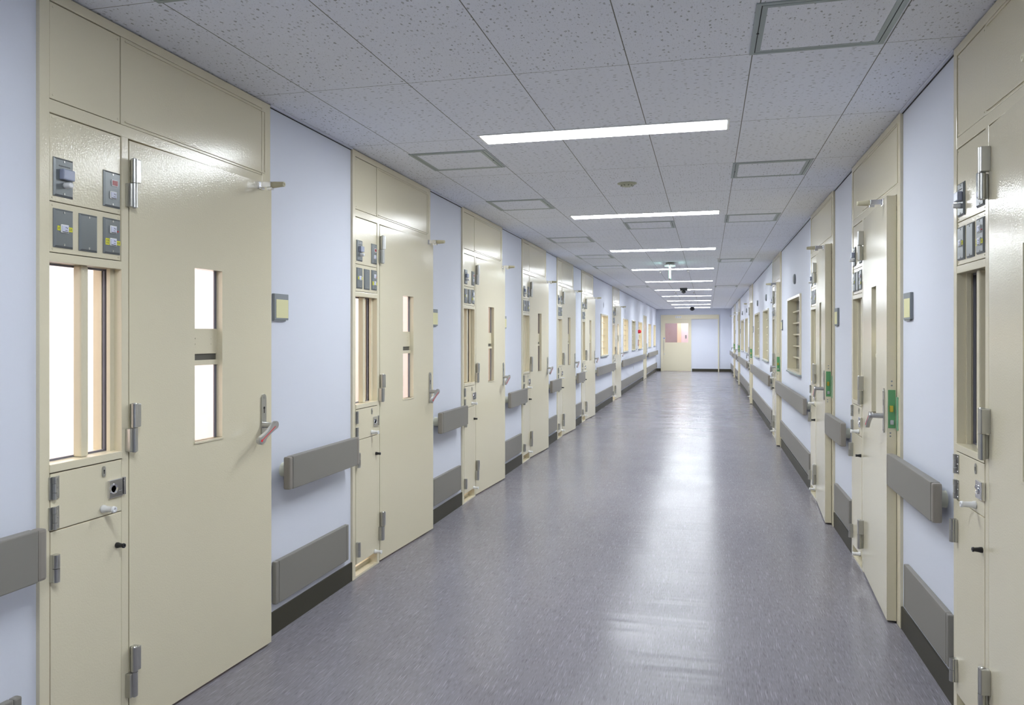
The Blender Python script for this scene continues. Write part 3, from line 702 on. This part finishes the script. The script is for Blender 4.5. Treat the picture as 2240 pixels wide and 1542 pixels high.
# ------------------------------------------------------------------ ceiling fixtures
pr0 = None
lx = (LX0+LX1)/2; hw = (LX1-LX0)/2; hl = LW/2
for k, y in enumerate(LIGHT_Y):
    if pr0 is None:
        t = empty('ceiling_light'); mb = MB(); e = .014
        mb.box(-hw-e, hw+e, -hl-e, -hl, -.005, 0, 0, .001).box(-hw-e, hw+e, hl, hl+e, -.005, 0, 0, .001).box(-hw-e, -hw, -hl, hl, -.005, 0, 0, .001).box(hw, hw+e, -hl, hl, -.005, 0, 0, .001)
        mb.build('trim', m_white, t); MB().box(-hw, hw, -hl, hl, -.0060, -.0005).build('diffuser', m_diff, t); pr0 = t; o = t
    else: o = copy_tree(pr0)
    o.location = (lx, y, H)
    tag(o, 'lit white strip light across the corridor ceiling, %s' % (['above the viewpoint'][k] if k < 1 else ['the largest and nearest', 'second from the viewer', 'third from the viewer', 'fourth, just before the exit sign', 'fifth, just beyond the exit sign', 'sixth, at the dome camera', 'seventh from the viewer', 'eighth from the viewer', 'ninth from the viewer', 'tenth, nearest the far wall'][k-1]), 'ceiling light', 'strip lights in a row along the ceiling')
def access(x0, x1, y0, y1, label, flip=False, proto={}):
    key = flip
    cx, cy = (x0+x1)/2, (y0+y1)/2
    if key not in proto:
        t = empty('access_panel'); a, b = .229, .229
        mb = MB()
        for s in (-1, 1):
            mb.box(*sorted((s*a, s*(a-.017))), -b, b, -.004, 0, 0, .0008).box(*sorted((s*(a-.020), s*(a-.037))), -b+.02, b-.02, -.004, 0, 0, .0008)
            mb.box(-a+.017, a-.017, *sorted((s*b, s*(b-.017))), -.004, 0, 0, .0008).box(-a+.037, a-.037, *sorted((s*(b-.020), s*(b-.037))), -.004, 0, 0, .0008)
        mb.box(-a+.016, a-.016, -b+.016, b-.016, -.0012, 0, 1)
        mb.build('panel_frame', [m_alum, m_dark], t)
        MB().box(-a+.037, a-.037, -b+.037, b-.037, -.0030, -.0005).build('tile_insert', m_ceil_panel, t)
        s = -1 if not flip else 1
        MB().cyl((s*(a-.0185), .02, -.005), (s*(a-.0185), .02, -.003), .005, mat=0, seg=10).build('latch', m_dark, t)
        proto[key] = t; o = t
    else: o = copy_tree(proto[key])
    o.location = (cx, cy, H); tag(o, label, 'access panel', 'square ceiling access panels')
for y, l in ((1.86, 'cut off by the top left edge of the view'), (4.41, 'left side, just past the nearest strip light'), (6.02, 'left side, second past the nearest strip light'), (8.34, 'left side, beyond the second strip light'), (10.19, 'left side, beyond the third strip light'), (11.80, 'left side, before the fourth strip light'), (16.6, 'far left side, past the exit sign')):
    access(-1.665, -1.213, y-.23, y+.23, 'square aluminium framed ceiling access panel, ' + l, True)
access(-.755, -.297, 7.18, 7.63, 'square ceiling access panel in the middle, just beyond the second strip light', True)
for y, l in ((2.78, 'the largest, on the near right'), (5.10, 'right side, beyond the nearest strip light'), (7.17, 'right side, beyond the second strip light'), (11.13, 'right side, level with the exit sign'), (16.9, 'far right side, past the exit sign')):
    access(.150, .608, y-.23, y+.23, 'square aluminium framed ceiling access panel, ' + l, False)
t = empty('smoke_detector', (-.533, 5.345, H))
MB().lathe([(.066, 0), (.066, -.004), (.052, -.008)], (0, 0, 0), (0, 0, 1), 0, 32).build('base', m_sensor, t)
mb = MB(); mb.lathe([(.046, -.006), (.044, -.018), (.022, -.024), (.005, -.025)], (0, 0, 0), (0, 0, 1), 0, 32)
for k in range(10):
    a = 2*math.pi*k/10; mb.box(.040*math.cos(a)-.004, .040*math.cos(a)+.004, .040*math.sin(a)-.004, .040*math.sin(a)+.004, -.020, -.012, 1)
mb.build('sensor_head', [m_sensor, m_dark], t); tag(t, 'round cream detector disc on the ceiling between the first two strip lights', 'smoke detector')
for (x, y, l) in ((-.727, 12.64, 'left one of the pair behind the exit sign'), (-.299, 12.66, 'right one of the pair behind the exit sign'), (-.73, 18.95, 'left one of the pair past the dark dome camera'), (-.31, 18.95, 'right one of the pair past the dark dome camera'), (.15, 10.86, 'by the right access panel level with the exit sign')):
    t = empty('sprinkler_head', (x, y, H)); MB().lathe([(.030, 0), (.028, -.006), (.012, -.010), (.010, -.028)], (0, 0, 0), (0, 0, 1), 0, 16).build('collar', m_white, t)
    MB().lathe([(.020, -.034), (.020, -.031), (.004, -.028)], (0, 0, 0), (0, 0, 1), 0, 16).build('deflector', m_steel, t); tag(t, 'small white ceiling sprinkler, ' + l, 'sprinkler', 'ceiling sprinklers')
# exit sign, hung edge-on
t = empty('exit_sign', (-.52, 11.3, H))
MB().lathe([(.062, 0), (.06, -.02), (.03, -.026)], (0, 0, 0), (0, 0, 1), 0, 24).build('ceiling_mount', m_sensor, t)
MB().box(-.075, .075, -.12, .12, -.045, -.024, 0, .003).build('housing', m_white, t)
mb = MB(); mb.box(-.009, .009, -.13, .13, -.235, -.045, 0, .002); sg = mb.build('sign_body', m_sensor, t)
for s in (-1, 1):
    mb = MB(); mb.box(*sorted((s*.009, s*.0105)), -.12, .12, -.228, -.052, 0)
    # running figure and doorway in white on green
    X = sorted((s*.0105, s*.0112))
    mb.box(*X, .02, .10, -.215, -.065, 1).box(*X, -.10, -.03, -.150, -.138, 1).box(*X, -.075, -.055, -.185, -.110, 1).cyl((s*.0105, -.058, -.092), (s*.0112, -.058, -.092), .012, mat=1, seg=14).box(*X, -.105, -.060, -.200, -.188, 1)
    mb.build('lit_face', [m_exitg, m_exitw], t)
MB().box(-.006, .006, -.1315, -.130, -.230, -.05).build('lit_edge', m_exitw, t)
area('exit_glow', (-.52, 11.3, H-.10), .03, .2, 1.2, (.6, 1, .95), 180, (math.pi, 0, 0))
tag(t, 'small green and white exit sign hanging edge-on from the ceiling', 'exit sign')
t = empty('dome_camera', (-.50, 17.3, H)); mb = MB(); mb.box(-.080, .080, -.05, .05, -.058, 0, 0, .01); mb.build('mount', m_housing, t)
MB().lathe([(.020, -.056), (.052, -.078), (.050, -.088), (.034, -.105), (.012, -.118)], (0, 0, 0), (0, 0, 1), 0, 24).build('dome', m_housing, t); tag(t, 'dark grey dome camera on a wide mount at the middle of the ceiling', 'camera')
t = empty('dome_camera', (-.53, 28.8, H)); MB().lathe([(.07, 0), (.07, -.02)], (0, 0, 0), (0, 0, 1), 0, 24).build('base', m_black, t)
MB().lathe([(.085, -.02), (.095, -.05), (.085, -.09), (.05, -.12), (.012, -.135)], (0, 0, 0), (0, 0, 1), 0, 28).build('dome', m_black, t); tag(t, 'round black dome camera by the last strip light at the far end', 'camera')
